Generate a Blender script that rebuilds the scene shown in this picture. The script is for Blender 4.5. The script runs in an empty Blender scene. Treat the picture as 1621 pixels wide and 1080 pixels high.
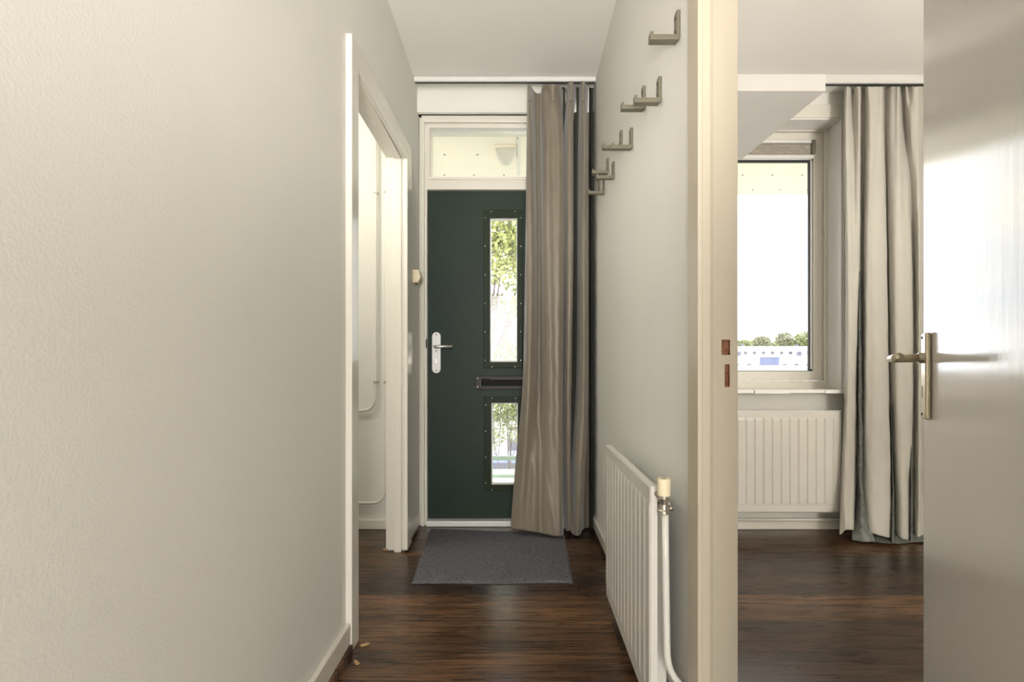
import bpy, bmesh, math, random
from mathutils import Vector, Matrix
random.seed(7)
C = bpy.context.scene
COL = C.collection
PI = math.pi

# ------------------------------------------------------------------ camera, world, light
F = 760.0; VX = 826.0; VY = 578.0; CH = 0.955
cam_d = bpy.data.cameras.new('camera'); cam = bpy.data.objects.new('camera', cam_d); COL.objects.link(cam)
cam.location = (0, 0, CH); cam.rotation_euler = (PI / 2, 0, 0)
cam_d.sensor_width = 36; cam_d.lens = F / 1621 * 36
cam_d.shift_x = -(VX - 810.5) / 1621; cam_d.shift_y = (VY - 540) / 1621
cam_d.clip_start = 0.02; cam_d.clip_end = 500
C.camera = cam
C.view_settings.view_transform = 'Standard'; C.view_settings.look = 'None'
C.view_settings.gamma = 1; C.view_settings.use_curve_mapping = False
C.view_settings.exposure = 1.18

W = bpy.data.worlds.new('sky'); C.world = W; W.use_nodes = True
wn = W.node_tree; wn.nodes.clear()
wo = wn.nodes.new('ShaderNodeOutputWorld'); wb = wn.nodes.new('ShaderNodeBackground')
tc = wn.nodes.new('ShaderNodeTexCoord'); mp = wn.nodes.new('ShaderNodeMapping'); mp.inputs['Scale'].default_value = (1, 1, 3.0)
nz = wn.nodes.new('ShaderNodeTexNoise'); nz.inputs['Scale'].default_value = 2.6; nz.inputs['Detail'].default_value = 5
rp = wn.nodes.new('ShaderNodeValToRGB')
rp.color_ramp.elements[0].position = 0.38; rp.color_ramp.elements[0].color = (0.62, 0.74, 0.95, 1)
rp.color_ramp.elements[1].position = 0.54; rp.color_ramp.elements[1].color = (1.0, 0.975, 0.92, 1)
wn.links.new(tc.outputs['Generated'], mp.inputs[0]); wn.links.new(mp.outputs[0], nz.inputs['Vector'])
wn.links.new(nz.outputs[0], rp.inputs[0]); wn.links.new(rp.outputs[0], wb.inputs[0])
wb.inputs[1].default_value = 2.2
wn.links.new(wb.outputs[0], wo.inputs[0])


def area(name, loc, rot, sx, sy, power, col):
    l = bpy.data.lights.new(name, 'AREA'); l.shape = 'RECTANGLE'; l.size = sx; l.size_y = sy
    l.energy = power; l.color = col
    o = bpy.data.objects.new(name, l); COL.objects.link(o); o.location = loc; o.rotation_euler = rot
    return o


# unseen fill lights, added behind the camera and in the rooms to brighten them
def lamp(name, loc, power, col, rad):
    l = bpy.data.lights.new(name, 'POINT'); l.energy = power; l.color = col; l.shadow_soft_size = rad
    o = bpy.data.objects.new(name, l); COL.objects.link(o); o.location = loc; return o


area('living_room_fill', (0.2, -4.6, 1.5), (PI / 2, 0, 0), 3.4, 1.9, 80, (1.0, 0.98, 0.95))  # added soft fill from behind the camera, not an actual window
lamp('hall_fill', (0.30, -2.0, 1.2), 76, (1.0, 0.955, 0.895), 0.3)  # added point fill behind the camera, no lamp hangs here
lamp('side_room_fill', (2.2, -0.7, 1.15), 52, (1.0, 0.96, 0.90), 0.25)  # added out-of-view fill that lifts the side room
def uplight(name, loc, target, power, col, ang=100):
    l = bpy.data.lights.new(name, 'SPOT'); l.energy = power; l.color = col; l.spot_size = math.radians(ang); l.spot_blend = 1.0; l.shadow_soft_size = 0.2
    o = bpy.data.objects.new(name, l); COL.objects.link(o); o.location = loc
    o.rotation_euler = (Vector(target) - Vector(loc)).to_track_quat('-Z', 'Y').to_euler(); return o


uplight('hall_ceiling_fill', (-0.1, -0.5, 0.9), (-0.08, 2.2, 2.58), 100, (1.0, 0.97, 0.91), 58)  # added unseen spot aimed up to brighten the hall ceiling
uplight('side_room_ceiling_fill', (1.9, 0.4, 0.9), (1.7, 1.9, 2.58), 55, (1.0, 0.97, 0.92), 110)  # added unseen spot brightening the side room ceiling
lamp('closet_fill', (-1.3, 2.0, 2.1), 11, (1.0, 0.98, 0.88), 0.15)  # added unseen fill for the small room behind the left doorway


def P(px, py, Y):
    return ((px - VX) / F * Y, Y, CH - (py - VY) / F * Y)


def PX(px, Y): return (px - VX) / F * Y
def PZ(py, Y): return CH - (py - VY) / F * Y


# ------------------------------------------------------------------ materials
def mat(name, col, rough=0.5, metal=0.0, spec=0.5, var=0.0, vscale=6, bump=0.0, bscale=200, bdist=0.001,
        col2=None, emis=None, coat=0.0, stretch=None, sheen=0.0, bdetail=2):
    m = bpy.data.materials.new(name); m.use_nodes = True
    n = m.node_tree.nodes; L = m.node_tree.links
    b = n['Principled BSDF']
    b.inputs['Base Color'].default_value = (*col, 1); b.inputs['Roughness'].default_value = rough
    b.inputs['Metallic'].default_value = metal; b.inputs['Specular IOR Level'].default_value = spec
    b.inputs['Coat Weight'].default_value = coat; b.inputs['Coat Roughness'].default_value = 0.12
    b.inputs['Sheen Weight'].default_value = sheen
    if emis:
        b.inputs['Emission Color'].default_value = (*emis[:3], 1); b.inputs['Emission Strength'].default_value = emis[3]
    t = n.new('ShaderNodeTexCoord'); mpg = n.new('ShaderNodeMapping')
    if stretch: mpg.inputs['Scale'].default_value = stretch
    L.new(t.outputs['Object'], mpg.inputs[0])
    if var or col2:
        c2 = col2 or tuple(max(0, c * (1 - var)) for c in col)
        nz = n.new('ShaderNodeTexNoise'); nz.inputs['Scale'].default_value = vscale; nz.inputs['Detail'].default_value = 4
        mx = n.new('ShaderNodeMix'); mx.data_type = 'RGBA'
        mx.inputs[6].default_value = (*col, 1); mx.inputs[7].default_value = (*c2, 1)
        mr = n.new('ShaderNodeMapRange'); mr.inputs[1].default_value = 0.35; mr.inputs[2].default_value = 0.65
        L.new(mpg.outputs[0], nz.inputs['Vector']); L.new(nz.outputs[0], mr.inputs[0]); L.new(mr.outputs[0], mx.inputs[0])
        L.new(mx.outputs[2], b.inputs['Base Color'])
    if bump:
        nb = n.new('ShaderNodeTexNoise'); nb.inputs['Scale'].default_value = bscale; nb.inputs['Detail'].default_value = bdetail
        bp = n.new('ShaderNodeBump'); bp.inputs['Strength'].default_value = bump; bp.inputs['Distance'].default_value = bdist
        L.new(mpg.outputs[0], nb.inputs['Vector']); L.new(nb.outputs[0], bp.inputs['Height']); L.new(bp.outputs[0], b.inputs['Normal'])
    return m


M = {}
M['plaster'] = mat('plaster', (0.74, 0.725, 0.67), 0.75, var=0.03, vscale=2, bump=0.35, bscale=230, bdist=0.0015, bdetail=3, spec=0.25)
M['ceiling'] = mat('ceiling_paint', (0.76, 0.735, 0.69), 0.8, var=0.03, vscale=3, bump=0.15, bscale=120, bdist=0.001, spec=0.2)
M['trim'] = mat('cream_gloss_paint', (0.69, 0.66, 0.58), 0.28, var=0.03, vscale=5, bump=0.12, bscale=60, bdist=0.0015, stretch=(1, 1, 0.15), coat=0.3)
M['old_trim'] = mat('aged_cream_paint', (0.54, 0.475, 0.365), 0.38, var=0.10, vscale=7, bump=0.2, bscale=50, bdist=0.0015, stretch=(1, 1, 0.12))
M['white_paint'] = mat('white_paint', (0.68, 0.66, 0.63), 0.35, var=0.03, bump=0.08, bscale=60, bdist=0.001)
M['board'] = mat('dull_white_board', (0.53, 0.51, 0.475), 0.5, var=0.04)
M['sill'] = mat('sill_tile', (0.86, 0.84, 0.80), 0.25, var=0.03)
M['interior_door'] = mat('interior_door_gloss', (0.58, 0.555, 0.52), 0.16, var=0.03, vscale=3, bump=0.35, bscale=55, bdist=0.0012, stretch=(1, 1, 0.06), coat=0.0, spec=0.28)
M['green_door'] = mat('green_door_paint', (0.014, 0.028, 0.021), 0.5, spec=0.25, col2=(0.020, 0.034, 0.022), vscale=1.6, bump=0.12, bscale=200, bdist=0.0006)
M['green_trim'] = mat('green_pane_trim', (0.016, 0.026, 0.012), 0.5, spec=0.2)
M['black_plastic'] = mat('black_plastic', (0.004, 0.004, 0.004), 0.5, spec=0.12)
M['brown_metal'] = mat('brown_metal', (0.035, 0.025, 0.024), 0.45, spec=0.3)
M['aluminium'] = mat('aluminium', (0.72, 0.70, 0.66), 0.32, metal=0.85, bump=0.05, bscale=300, bdist=0.0005)
M['lightalu'] = mat('matt_aluminium', (0.74, 0.73, 0.71), 0.45, metal=0.25)
M['hook'] = mat('hook_nickel', (0.17, 0.155, 0.112), 0.42, metal=0.3)
M['brass'] = mat('aged_lever_metal', (0.62, 0.55, 0.42), 0.3, metal=0.8, var=0.1)
M['screw'] = mat('screw_steel', (0.75, 0.74, 0.68), 0.35, metal=0.3)
M['dark_hole'] = mat('dark_recess', (0.02, 0.018, 0.015), 0.8)
M['rawwood'] = mat('raw_wood', (0.30, 0.13, 0.065), 0.8, col2=(0.14, 0.05, 0.025), vscale=60, bump=0.5, bscale=90)
M['splinter'] = mat('light_raw_wood', (0.55, 0.36, 0.17), 0.7, var=0.3, vscale=30)
M['radiator'] = mat('radiator_enamel', (0.66, 0.635, 0.575), 0.25, var=0.02)
M['pipe'] = mat('painted_pipe', (0.68, 0.655, 0.59), 0.35, var=0.04)
M['chrome'] = mat('dull_chrome', (0.60, 0.55, 0.47), 0.25, metal=0.9, var=0.2, vscale=40)
M['knob'] = mat('yellowed_plastic', (0.78, 0.69, 0.48), 0.4)
M['curtain'] = mat('taupe_satin', (0.205, 0.172, 0.127), 0.42, var=0.10, vscale=4, bump=0.35, bscale=16, bdist=0.004, spec=0.5, sheen=0.3, stretch=(1, 1, 0.8), bdetail=3)
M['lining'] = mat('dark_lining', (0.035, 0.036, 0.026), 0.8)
M['cream_curtain'] = mat('cream_cotton', (0.50, 0.475, 0.415), 0.8, var=0.08, vscale=4, bump=0.4, bscale=14, bdist=0.005, sheen=0.2, bdetail=3)
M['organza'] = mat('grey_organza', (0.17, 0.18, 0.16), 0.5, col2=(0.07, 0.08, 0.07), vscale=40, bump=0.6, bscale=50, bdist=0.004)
M['blind'] = mat('folded_blind_fabric', (0.62, 0.57, 0.48), 0.8, stretch=(1, 1, 12), var=0.3, vscale=30)
M['gasket'] = mat('rubber_gasket', (0.03, 0.035, 0.03), 0.5)
M['soffit'] = mat('soffit_board', (0.92, 0.83, 0.71), 0.6, var=0.03)
M['deck'] = mat('pale_green_deck', (0.52, 0.60, 0.48), 0.6, var=0.06, bump=0.2)
M['gutter'] = mat('green_gutter', (0.16, 0.24, 0.15), 0.7, var=0.2)
M['rail_metal'] = mat('grey_railing', (0.20, 0.21, 0.20), 0.5, metal=0.3)
M['rail_green'] = mat('green_railing_band', (0.25, 0.33, 0.26), 0.5)
M['bark'] = mat('bark', (0.16, 0.12, 0.10), 0.9, var=0.4, vscale=8, bump=0.6, bscale=20, bdist=0.02)
M['grass'] = mat('grass', (0.27, 0.26, 0.17), 0.9, var=0.4, vscale=0.6)
M['brick_pale'] = mat('pale_render', (0.80, 0.77, 0.76), 0.8, var=0.06, vscale=0.5)
M['roof'] = mat('pale_roof', (0.72, 0.68, 0.70), 0.8, var=0.1, vscale=0.4)
M['farglass'] = mat('far_window', (0.15, 0.15, 0.19), 0.4, spec=0.2, var=0.3, vscale=1)
M['bluepanel'] = mat('blue_panel', (0.13, 0.15, 0.25), 0.5, spec=0.2)
M['car_blue'] = mat('car_paint', (0.20, 0.24, 0.42), 0.25)
M['tyre'] = mat('tyre', (0.03, 0.03, 0.03), 0.8)
M['lampshade'] = mat('opal_lamp', (0.60, 0.56, 0.49), 0.4, var=0.05)
M['lampwarm'] = mat('lamp_bulb_zone', (0.85, 0.68, 0.45), 0.4)
for i, c in enumerate([((0.34, 0.38, 0.15), (0.17, 0.20, 0.08)), ((0.27, 0.28, 0.15), (0.13, 0.14, 0.07)), ((0.42, 0.46, 0.15), (0.24, 0.27, 0.09))]):
    m = mat('leaves_%d' % i, c[0], 0.6, col2=c[1], vscale=1.5)
    M['leaf%d' % i] = m


def glass_mat():
    m = bpy.data.materials.new('window_glass'); m.use_nodes = True; n = m.node_tree.nodes; L = m.node_tree.links
    n.remove(n['Principled BSDF']); o = n['Material Output']
    tr = n.new('ShaderNodeBsdfTransparent'); tr.inputs[0].default_value = (0.97, 0.97, 0.96, 1)
    gl = n.new('ShaderNodeBsdfGlossy'); gl.inputs['Roughness'].default_value = 0.02
    fr = n.new('ShaderNodeFresnel'); fr.inputs[0].default_value = 1.45
    mx = n.new('ShaderNodeMixShader'); L.new(fr.outputs[0], mx.inputs[0]); L.new(tr.outputs[0], mx.inputs[1]); L.new(gl.outputs[0], mx.inputs[2])
    L.new(mx.outputs[0], o.inputs[0]); return m


M['glass'] = glass_mat()


def floor_mat():
    m = bpy.data.materials.new('smoked_oak_planks'); m.use_nodes = True; n = m.node_tree.nodes; L = m.node_tree.links
    b = n['Principled BSDF']
    t = n.new('ShaderNodeTexCoord'); sp = n.new('ShaderNodeSeparateXYZ'); L.new(t.outputs['Object'], sp.inputs[0])

    def mt(op, a, bb=None, c=None):
        q = n.new('ShaderNodeMath'); q.operation = op
        for i, v in enumerate((a, bb, c)):
            if v is None: continue
            if isinstance(v, (int, float)): q.inputs[i].default_value = v
            else: L.new(v, q.inputs[i])
        return q.outputs[0]
    yy = mt('DIVIDE', mt('SUBTRACT', sp.outputs[1], -0.02), 0.2015)
    row = mt('FLOOR', yy); fy = mt('FRACT', yy)
    wn1 = n.new('ShaderNodeTexWhiteNoise'); wn1.noise_dimensions = '1D'; L.new(row, wn1.inputs['W'])
    xx = mt('DIVIDE', mt('ADD', sp.outputs[0], mt('MULTIPLY', wn1.outputs[0], 2.4)), 1.9)
    ci = mt('FLOOR', xx); fx = mt('FRACT', xx)
    cb = n.new('ShaderNodeCombineXYZ'); L.new(row, cb.inputs[0]); L.new(ci, cb.inputs[1])
    wn2 = n.new('ShaderNodeTexWhiteNoise'); wn2.noise_dimensions = '3D'; L.new(cb.outputs[0], wn2.inputs['Vector'])
    # grain
    off = n.new('ShaderNodeVectorMath'); off.operation = 'MULTIPLY_ADD'
    L.new(wn2.outputs['Color'], off.inputs[0]); off.inputs[1].default_value = (9, 9, 9); L.new(t.outputs['Object'], off.inputs[2])
    mp1 = n.new('ShaderNodeMapping'); mp1.inputs['Scale'].default_value = (1.6, 22, 1); L.new(off.outputs[0], mp1.inputs[0])
    g1 = n.new('ShaderNodeTexNoise'); g1.inputs['Scale'].default_value = 2.2; g1.inputs['Detail'].default_value = 8; g1.inputs['Distortion'].default_value = 0.8
    L.new(mp1.outputs[0], g1.inputs['Vector'])
    mp2 = n.new('ShaderNodeMapping'); mp2.inputs['Scale'].default_value = (1.0, 3.5, 1); L.new(off.outputs[0], mp2.inputs[0])
    g2 = n.new('ShaderNodeTexNoise'); g2.inputs['Scale'].default_value = 1.8; g2.inputs['Detail'].default_value = 3; L.new(mp2.outputs[0], g2.inputs['Vector'])
    r1 = n.new('ShaderNodeValToRGB'); e = r1.color_ramp.elements
    e[0].position = 0.34; e[0].color = (0.011, 0.006, 0.004, 1); e[1].position = 0.66; e[1].color = (0.195, 0.095, 0.040, 1)
    x = e.new(0.50); x.color = (0.055, 0.026, 0.012, 1)
    mp3 = n.new('ShaderNodeMapping'); mp3.inputs['Scale'].default_value = (5, 95, 1); L.new(off.outputs[0], mp3.inputs[0])
    g3 = n.new('ShaderNodeTexNoise'); g3.inputs['Scale'].default_value = 2.5; g3.inputs['Detail'].default_value = 6; g3.inputs['Roughness'].default_value = 0.7
    L.new(mp3.outputs[0], g3.inputs['Vector'])
    wv = n.new('ShaderNodeTexWave'); wv.wave_type = 'BANDS'; wv.bands_direction = 'Y'; wv.inputs['Scale'].default_value = 9; wv.inputs['Distortion'].default_value = 14; wv.inputs['Detail'].default_value = 4; wv.inputs['Detail Scale'].default_value = 0.35
    mp4 = n.new('ShaderNodeMapping'); mp4.inputs['Scale'].default_value = (0.55, 2.2, 1); L.new(off.outputs[0], mp4.inputs[0]); L.new(mp4.outputs[0], wv.inputs['Vector'])
    mixf = mt('ADD', mt('ADD', mt('MULTIPLY', g1.outputs[0], 0.34), mt('MULTIPLY', g3.outputs[0], 0.24)), mt('ADD', mt('MULTIPLY', g2.outputs[0], 0.34), mt('MULTIPLY', wv.outputs[0], 0.08)))
    mixf = mt('ADD', mixf, mt('MULTIPLY', mt('SUBTRACT', wn2.outputs[0], 0.5), 0.20))
    L.new(mixf, r1.inputs[0])
    # joints
    jy = mt('MINIMUM', fy, mt('SUBTRACT', 1.0, fy)); jx = mt('MINIMUM', fx, mt('SUBTRACT', 1.0, fx))
    j = mt('MINIMUM', mt('DIVIDE', jy, 0.018), mt('DIVIDE', jx, 0.0018)); j = mt('MINIMUM', j, 1.0)
    mx = n.new('ShaderNodeMix'); mx.data_type = 'RGBA'; mx.inputs[6].default_value = (0.012, 0.007, 0.004, 1)
    L.new(j, mx.inputs[0]); L.new(r1.outputs[0], mx.inputs[7]); L.new(mx.outputs[2], b.inputs['Base Color'])
    rr = n.new('ShaderNodeMapRange'); rr.inputs[3].default_value = 0.20; rr.inputs[4].default_value = 0.36; L.new(g1.outputs[0], rr.inputs[0])
    L.new(rr.outputs[0], b.inputs['Roughness'])
    bp = n.new('ShaderNodeBump'); bp.inputs['Strength'].default_value = 0.35; bp.inputs['Distance'].default_value = 0.0015
    L.new(mt('ADD', j, mt('MULTIPLY', g1.outputs[0], 0.35)), bp.inputs['Height']); L.new(bp.outputs[0], b.inputs['Normal'])
    return m


def mat_mat():
    m = mat('grey_mat_pile', (0.21, 0.205, 0.225), 0.95, col2=(0.055, 0.055, 0.062), vscale=230, bump=1.0, bscale=400, bdist=0.004, spec=0.1)
    return m


M['floor'] = floor_mat(); M['mat'] = mat_mat()


# ------------------------------------------------------------------ mesh helpers
def obj(name, bm, m, parent=None, smooth=False, bevel=0, seg=2, kind=None, label=None, cat=None, group=None, loc=None):
    me = bpy.data.meshes.new(name)
    bmesh.ops.recalc_face_normals(bm, faces=bm.faces)
    bm.to_mesh(me); bm.free()
    o = bpy.data.objects.new(name, me); COL.objects.link(o)
    ms = m if isinstance(m, (list, tuple)) else [m]
    for mm in ms: me.materials.append(M[mm] if isinstance(mm, str) else mm)
    if smooth:
        me.shade_smooth()
    if parent: o.parent = parent
    if bevel:
        b = o.modifiers.new('bevel', 'BEVEL'); b.width = bevel; b.segments = seg; b.limit_method = 'ANGLE'; b.angle_limit = 0.6
        b.harden_normals = False
    tag(o, label, cat, group, kind)
    if loc: o.location = loc
    return o


def tag(o, label=None, cat=None, group=None, kind=None):
    if label: o['label'] = label
    if cat: o['category'] = cat
    if group: o['group'] = group
    if kind: o['kind'] = kind


def thing(name, loc, label=None, cat=None, group=None, kind=None, rz=0):
    o = bpy.data.objects.new(name, None); COL.objects.link(o); o.location = loc; o.rotation_euler = (0, 0, rz)
    o.empty_display_size = 0.05
    tag(o, label, cat, group, kind); return o


def box(bm, x0, x1, y0, y1, z0, z1):
    vs = [bm.verts.new((x, y, z)) for x in (x0, x1) for y in (y0, y1) for z in (z0, z1)]
    for f in ((0, 1, 3, 2), (4, 6, 7, 5), (0, 4, 5, 1), (2, 3, 7, 6), (0, 2, 6, 4), (1, 5, 7, 3)):
        bm.faces.new([vs[i] for i in f])
    return vs


def BX(*a):
    bm = bmesh.new(); box(bm, *a); return bm


def holed(bm, u0, u1, v0, v1, w0, w1, holes, f, nu=()):
    """slab in u,v with thickness w and rectangular through holes [(ua,ub,va,vb)]; f maps u,v,w to xyz"""
    us = sorted(set([u0, u1] + [h[0] for h in holes] + [h[1] for h in holes] + list(nu)))
    vs = sorted(set([v0, v1] + [h[2] for h in holes] + [h[3] for h in holes]))
    us = [u for u in us if u0 <= u <= u1]; vs = [v for v in vs if v0 <= v <= v1]
    solid = {}
    for i in range(len(us) - 1):
        for j in range(len(vs) - 1):
            cu = (us[i] + us[i + 1]) / 2; cv = (vs[j] + vs[j + 1]) / 2
            solid[i, j] = not any(h[0] < cu < h[1] and h[2] < cv < h[3] for h in holes)
    cache = {}

    def V(i, j, k):
        if (i, j, k) not in cache: cache[i, j, k] = bm.verts.new(f(us[i], vs[j], (w0, w1)[k]))
        return cache[i, j, k]
    for (i, j), s in solid.items():
        if not s: continue
        for k in (0, 1):
            bm.faces.new([V(i, j, k), V(i + 1, j, k), V(i + 1, j + 1, k), V(i, j + 1, k)])
        for di, dj, a, b in ((-1, 0, (i, j), (i, j + 1)), (1, 0, (i + 1, j), (i + 1, j + 1)), (0, -1, (i, j), (i + 1, j)), (0, 1, (i, j + 1), (i + 1, j + 1))):
            if not solid.get((i + di, j + dj), False):
                bm.faces.new([V(*a, 0), V(*b, 0), V(*b, 1), V(*a, 1)])


fy = lambda u, v, w: (u, w, v)      # slab facing Y: u=X v=Z w=Y
fx = lambda u, v, w: (w, u, v)      # slab facing X: u=Y v=Z w=X


def tube(bm, pts, r, seg=10, caps=True):
    pts = [Vector(p) for p in pts]; rings = []
    rs = r if isinstance(r, (list, tuple)) else [r] * len(pts)
    prev = None
    for i, p in enumerate(pts):
        d = ((pts[min(i + 1, len(pts) - 1)] - p).normalized() + (p - pts[max(i - 1, 0)]).normalized())
        if d.length < 1e-6: d = Vector((0, 0, 1))
        d.normalize()
        if prev is None:
            a = Vector((0, 0, 1)) if abs(d.z) < 0.9 else Vector((1, 0, 0))
            u = d.cross(a).normalized()
        else:
            u = (prev - d * prev.dot(d)).normalized()
        prev = u; v = d.cross(u)
        rings.append([bm.verts.new(p + (u * math.cos(2 * PI * k / seg) + v * math.sin(2 * PI * k / seg)) * rs[i]) for k in range(seg)])
    for a, b in zip(rings, rings[1:]):
        for k in range(seg): bm.faces.new([a[k], a[(k + 1) % seg], b[(k + 1) % seg], b[k]])
    if caps: bm.faces.new(rings[0][::-1]); bm.faces.new(rings[-1])


def TB(pts, r, seg=10):
    bm = bmesh.new(); tube(bm, pts, r, seg); return bm


def arc(p0, p1, p2, n=8):
    p0, p1, p2 = map(Vector, (p0, p1, p2))
    return [(1 - t) ** 2 * p0 + 2 * t * (1 - t) * p1 + t * t * p2 for t in [i / n for i in range(n + 1)]]


def prism(bm, poly, w0, w1, f):
    a = [bm.verts.new(f(u, v, w0)) for u, v in poly]; b = [bm.verts.new(f(u, v, w1)) for u, v in poly]
    bm.faces.new(a); bm.faces.new(b[::-1])
    for i in range(len(poly)):
        j = (i + 1) % len(poly); bm.faces.new([a[i], a[j], b[j], b[i]])


def skew(u): return 0.025 * (2.8 - u) / 1.204       # the left wall runs slightly inwards towards the viewer
def fl_(u, v, w): return (w + skew(u), u, v)


def S(name, bm, m, label, **k):
    return obj(name, bm, m, kind='structure', label=label, **k)


# ------------------------------------------------------------------ dimensions
XL = -0.61; XR = 0.42; WT = 0.085; CZ = 2.58
YD = 2.86          # plane of the front door frame
YW = 2.80          # inner face of facade wall
XRR = XR + 0.095   # room side of the right wall
HC = 0.42

# floor / ceiling
bm = bmesh.new(); box(bm, -3.2, 3.4, -4.9, 2.98, -0.12, 0.0)
S('floor', bm, 'floor', 'dark smoked oak plank floor running through hall and rooms')
bm = bmesh.new(); box(bm, -3.2, 3.4, -4.9, 2.98, CZ, CZ + 0.15)
S('ceiling', bm, 'ceiling', 'plain off-white ceiling')

# walls
HL = (1.645, 2.475, -0.5, 2.03)  # left doorway hole (Y0,Y1,Z0,Z1)
bm = bmesh.new(); holed(bm, -1.6, 2.80, 0, CZ, XL - WT, XL, [HL], fl_)
S('wall_left', bm, 'plaster', 'cream textured plaster wall on the left with a doorway')
HR = (0.30, 1.150, -0.5, 2.06)
bm = bmesh.new(); holed(bm, -1.6, 2.80, 0, CZ, XR, XRR, [HR], fx)
S('wall_right', bm, 'plaster', 'cream textured plaster wall between hall and side room')

# facade wall with door opening and window opening
DX0 = PX(663, YD) + 0.005; DX1 = XR - 0.002
WX0, WX1 = 0.80, PX(1334, YW); WZ0, WZ1 = 0.800, PZ(187, YW)
bm = bmesh.new()
holed(bm, -3.2, 3.4, 0, CZ, YW, 2.98, [(XL, XR, -1, 2.43), (WX0, WX1, WZ0, WZ1)], fy)
S('wall_front', bm, 'plaster', 'outer wall with the front door and the side room window')
# closet and room enclosures
bm = bmesh.new(); box(bm, -1.95, -1.87, 1.2, 2.80, 0, CZ); box(bm, -1.87, XL - WT, 1.12, 1.2, 0, CZ)
S('wall_closet', bm, 'white_paint', 'white inner walls of the small room behind the left doorway')
bm = bmesh.new(); box(bm, 3.2, 3.28, -1.6, 2.80, 0, CZ); box(bm, XRR, 3.2, -1.68, -1.6, 0, CZ)
S('wall_side_room', bm, 'plaster', 'far right and rear walls of the side room')
bm = bmesh.new()
box(bm, -3.28, -3.2, -4.9, 2.98, 0, CZ); box(bm, 3.32, 3.4, -4.9, -1.6, 0, CZ)
box(bm, -3.2, XL - WT, -1.68, -1.6, 0, CZ)
holed(bm, -3.2, 3.4, 0, CZ, -4.98, -4.9, [(-1.6, 2.0, 0.5, 2.3)], fy)
S('wall_living', bm, 'plaster', 'walls of the living area behind the viewpoint')

# ------------------------------------------------------------------ left doorway frame
AF = XL + 0.022
bm = bmesh.new()
# architraves (hall side) near, far and head with chamfered far corner
ya, yb, yc, yd = 1.591, 1.663, 2.44, 2.545
prism(bm, [(ya, 0.001), (yb, 0.001), (yb, 1.975), (yc, 2.005), (yc, 0.012), (yd, 0.012), (yd, 2.068), (yd - 0.03, 2.098), (ya, 2.056)], XL, AF, fl_)
S('trim_1', bm, 'trim', 'glossy cream architrave round the left doorway', bevel=0.003)
bm = bmesh.new()
JX = XL - WT - 0.008
holed(bm, yb - 0.015, yc + 0.055, 0.012, 2.045, JX, XL - 0.001, [(yb + 0.0, yc + 0.018, -1, 2.018)], fl_)
# stop bead
holed(bm, yb - 0.005, yc + 0.03, 0.0, 2.03, JX + 0.045, XL - 0.012, [(yb + 0.012, yc + 0.006, -1, 2.006)], fl_)
S('trim_2', bm, 'trim', 'cream jamb lining inside the left doorway', bevel=0.002)

# baseboards
def skirting(name, x0, x1, y0, y1, label, h=0.075, gap=0.0, m='trim'):
    bm = BX(x0, x1, y0, y1, gap, h)
    if x0 < XL + 0.05 and x1 > XL:
        for v in bm.verts: v.co.x += skew(v.co.y)
    return S(name, bm, m, label, bevel=0.004 if h > 0.03 else 0.0015)


skirting('baseboard_left', XL, XL + 0.018, -1.6, 1.589, 'cream baseboard below the large left wall', 0.100, 0.030)
skirting('baseboard_left_plinth', XL + 0.0005, XL + 0.026, -1.6, 1.589, 'dark wooden strip beneath the left baseboard', 0.0298, 0.001, m='floor')
skirting('baseboard_corner', XL, XL + 0.012, 2.547, 2.797, 'short cream baseboard between doorway and front door', 0.085, 0.02)
skirting('baseboard_right', XR - 0.014, XR, 1.19, 2.797, 'cream baseboard behind the hall radiator', 0.085, 0.03)
skirting('baseboard_right_gap_shade', XR - 0.006, XR - 0.0005, 1.19, 2.797, 'dark strip standing in for the shade in the gap beneath the right baseboard', 0.0299, 0.001, m='dark_hole')  # shade of the open gap, put in as a near-black strip
skirting('baseboard_closet', -1.86, XL - WT - 0.002, 2.785, 2.80, 'cream baseboard on the back wall of the small room', 0.055, 0)
skirting('baseboard_window', XRR + 0.001, 3.19, 2.785, 2.80, 'cream baseboard under the side room radiator', 0.05, 0.0)

# ------------------------------------------------------------------ right doorway frame (jamb with lock recesses)
YJ = 1.135
bm = bmesh.new()
# architrave on the hall face
box(bm, XR - 0.010, XR + 0.002, YJ - 0.018, YJ + 0.052, 0, 2.10)
S('trim_3', bm, 'old_trim', 'aged cream architrave strip at the right doorway', bevel=0.003)
bm = bmesh.new()
box(bm, XR - 0.004, XR + 0.022, YJ - 0.016, YJ + 0.02, 0, 2.10)       # hall side stop
box(bm, XR + 0.022, XR + 0.030, YJ - 0.006, YJ + 0.02, 0, 2.10)
S('trim_4', bm, 'old_trim', 'stop bead of the right door jamb', bevel=0.003, seg=3)
JX1 = PX(1168, YJ)
h1 = (PX(1142.5, YJ), PX(1156, YJ), PZ(562, YJ), PZ(538, YJ))
h2 = (PX(1147.5, YJ), PX(1155.5, YJ), PZ(613, YJ), PZ(577, YJ))
bm = bmesh.new(); holed(bm, XR + 0.026, JX1, 0, 2.10, YJ, YJ + 0.016, [h1, h2], fy)
S('trim_5', bm, 'old_trim', 'aged cream door jamb with two empty lock recesses', bevel=0.0015)
bm = bmesh.new()
for h in (h1, h2):
    d = 0.0159
    x0, x1, z0, z1 = h
    box(bm, x0 - 0.0, x1 + 0.0, YJ + 0.009, YJ + 0.0155, z0, z1)
    box(bm, x0, x0 + 0.0006, YJ + 0.0008, YJ + 0.009, z0, z1); box(bm, x1 - 0.0006, x1, YJ + 0.0008, YJ + 0.009, z0, z1)
    box(bm, x0, x1, YJ + 0.0008, YJ + 0.009, z1 - 0.0006, z1); box(bm, x0, x1, YJ + 0.0008, YJ + 0.009, z0, z0 + 0.0006)
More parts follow.
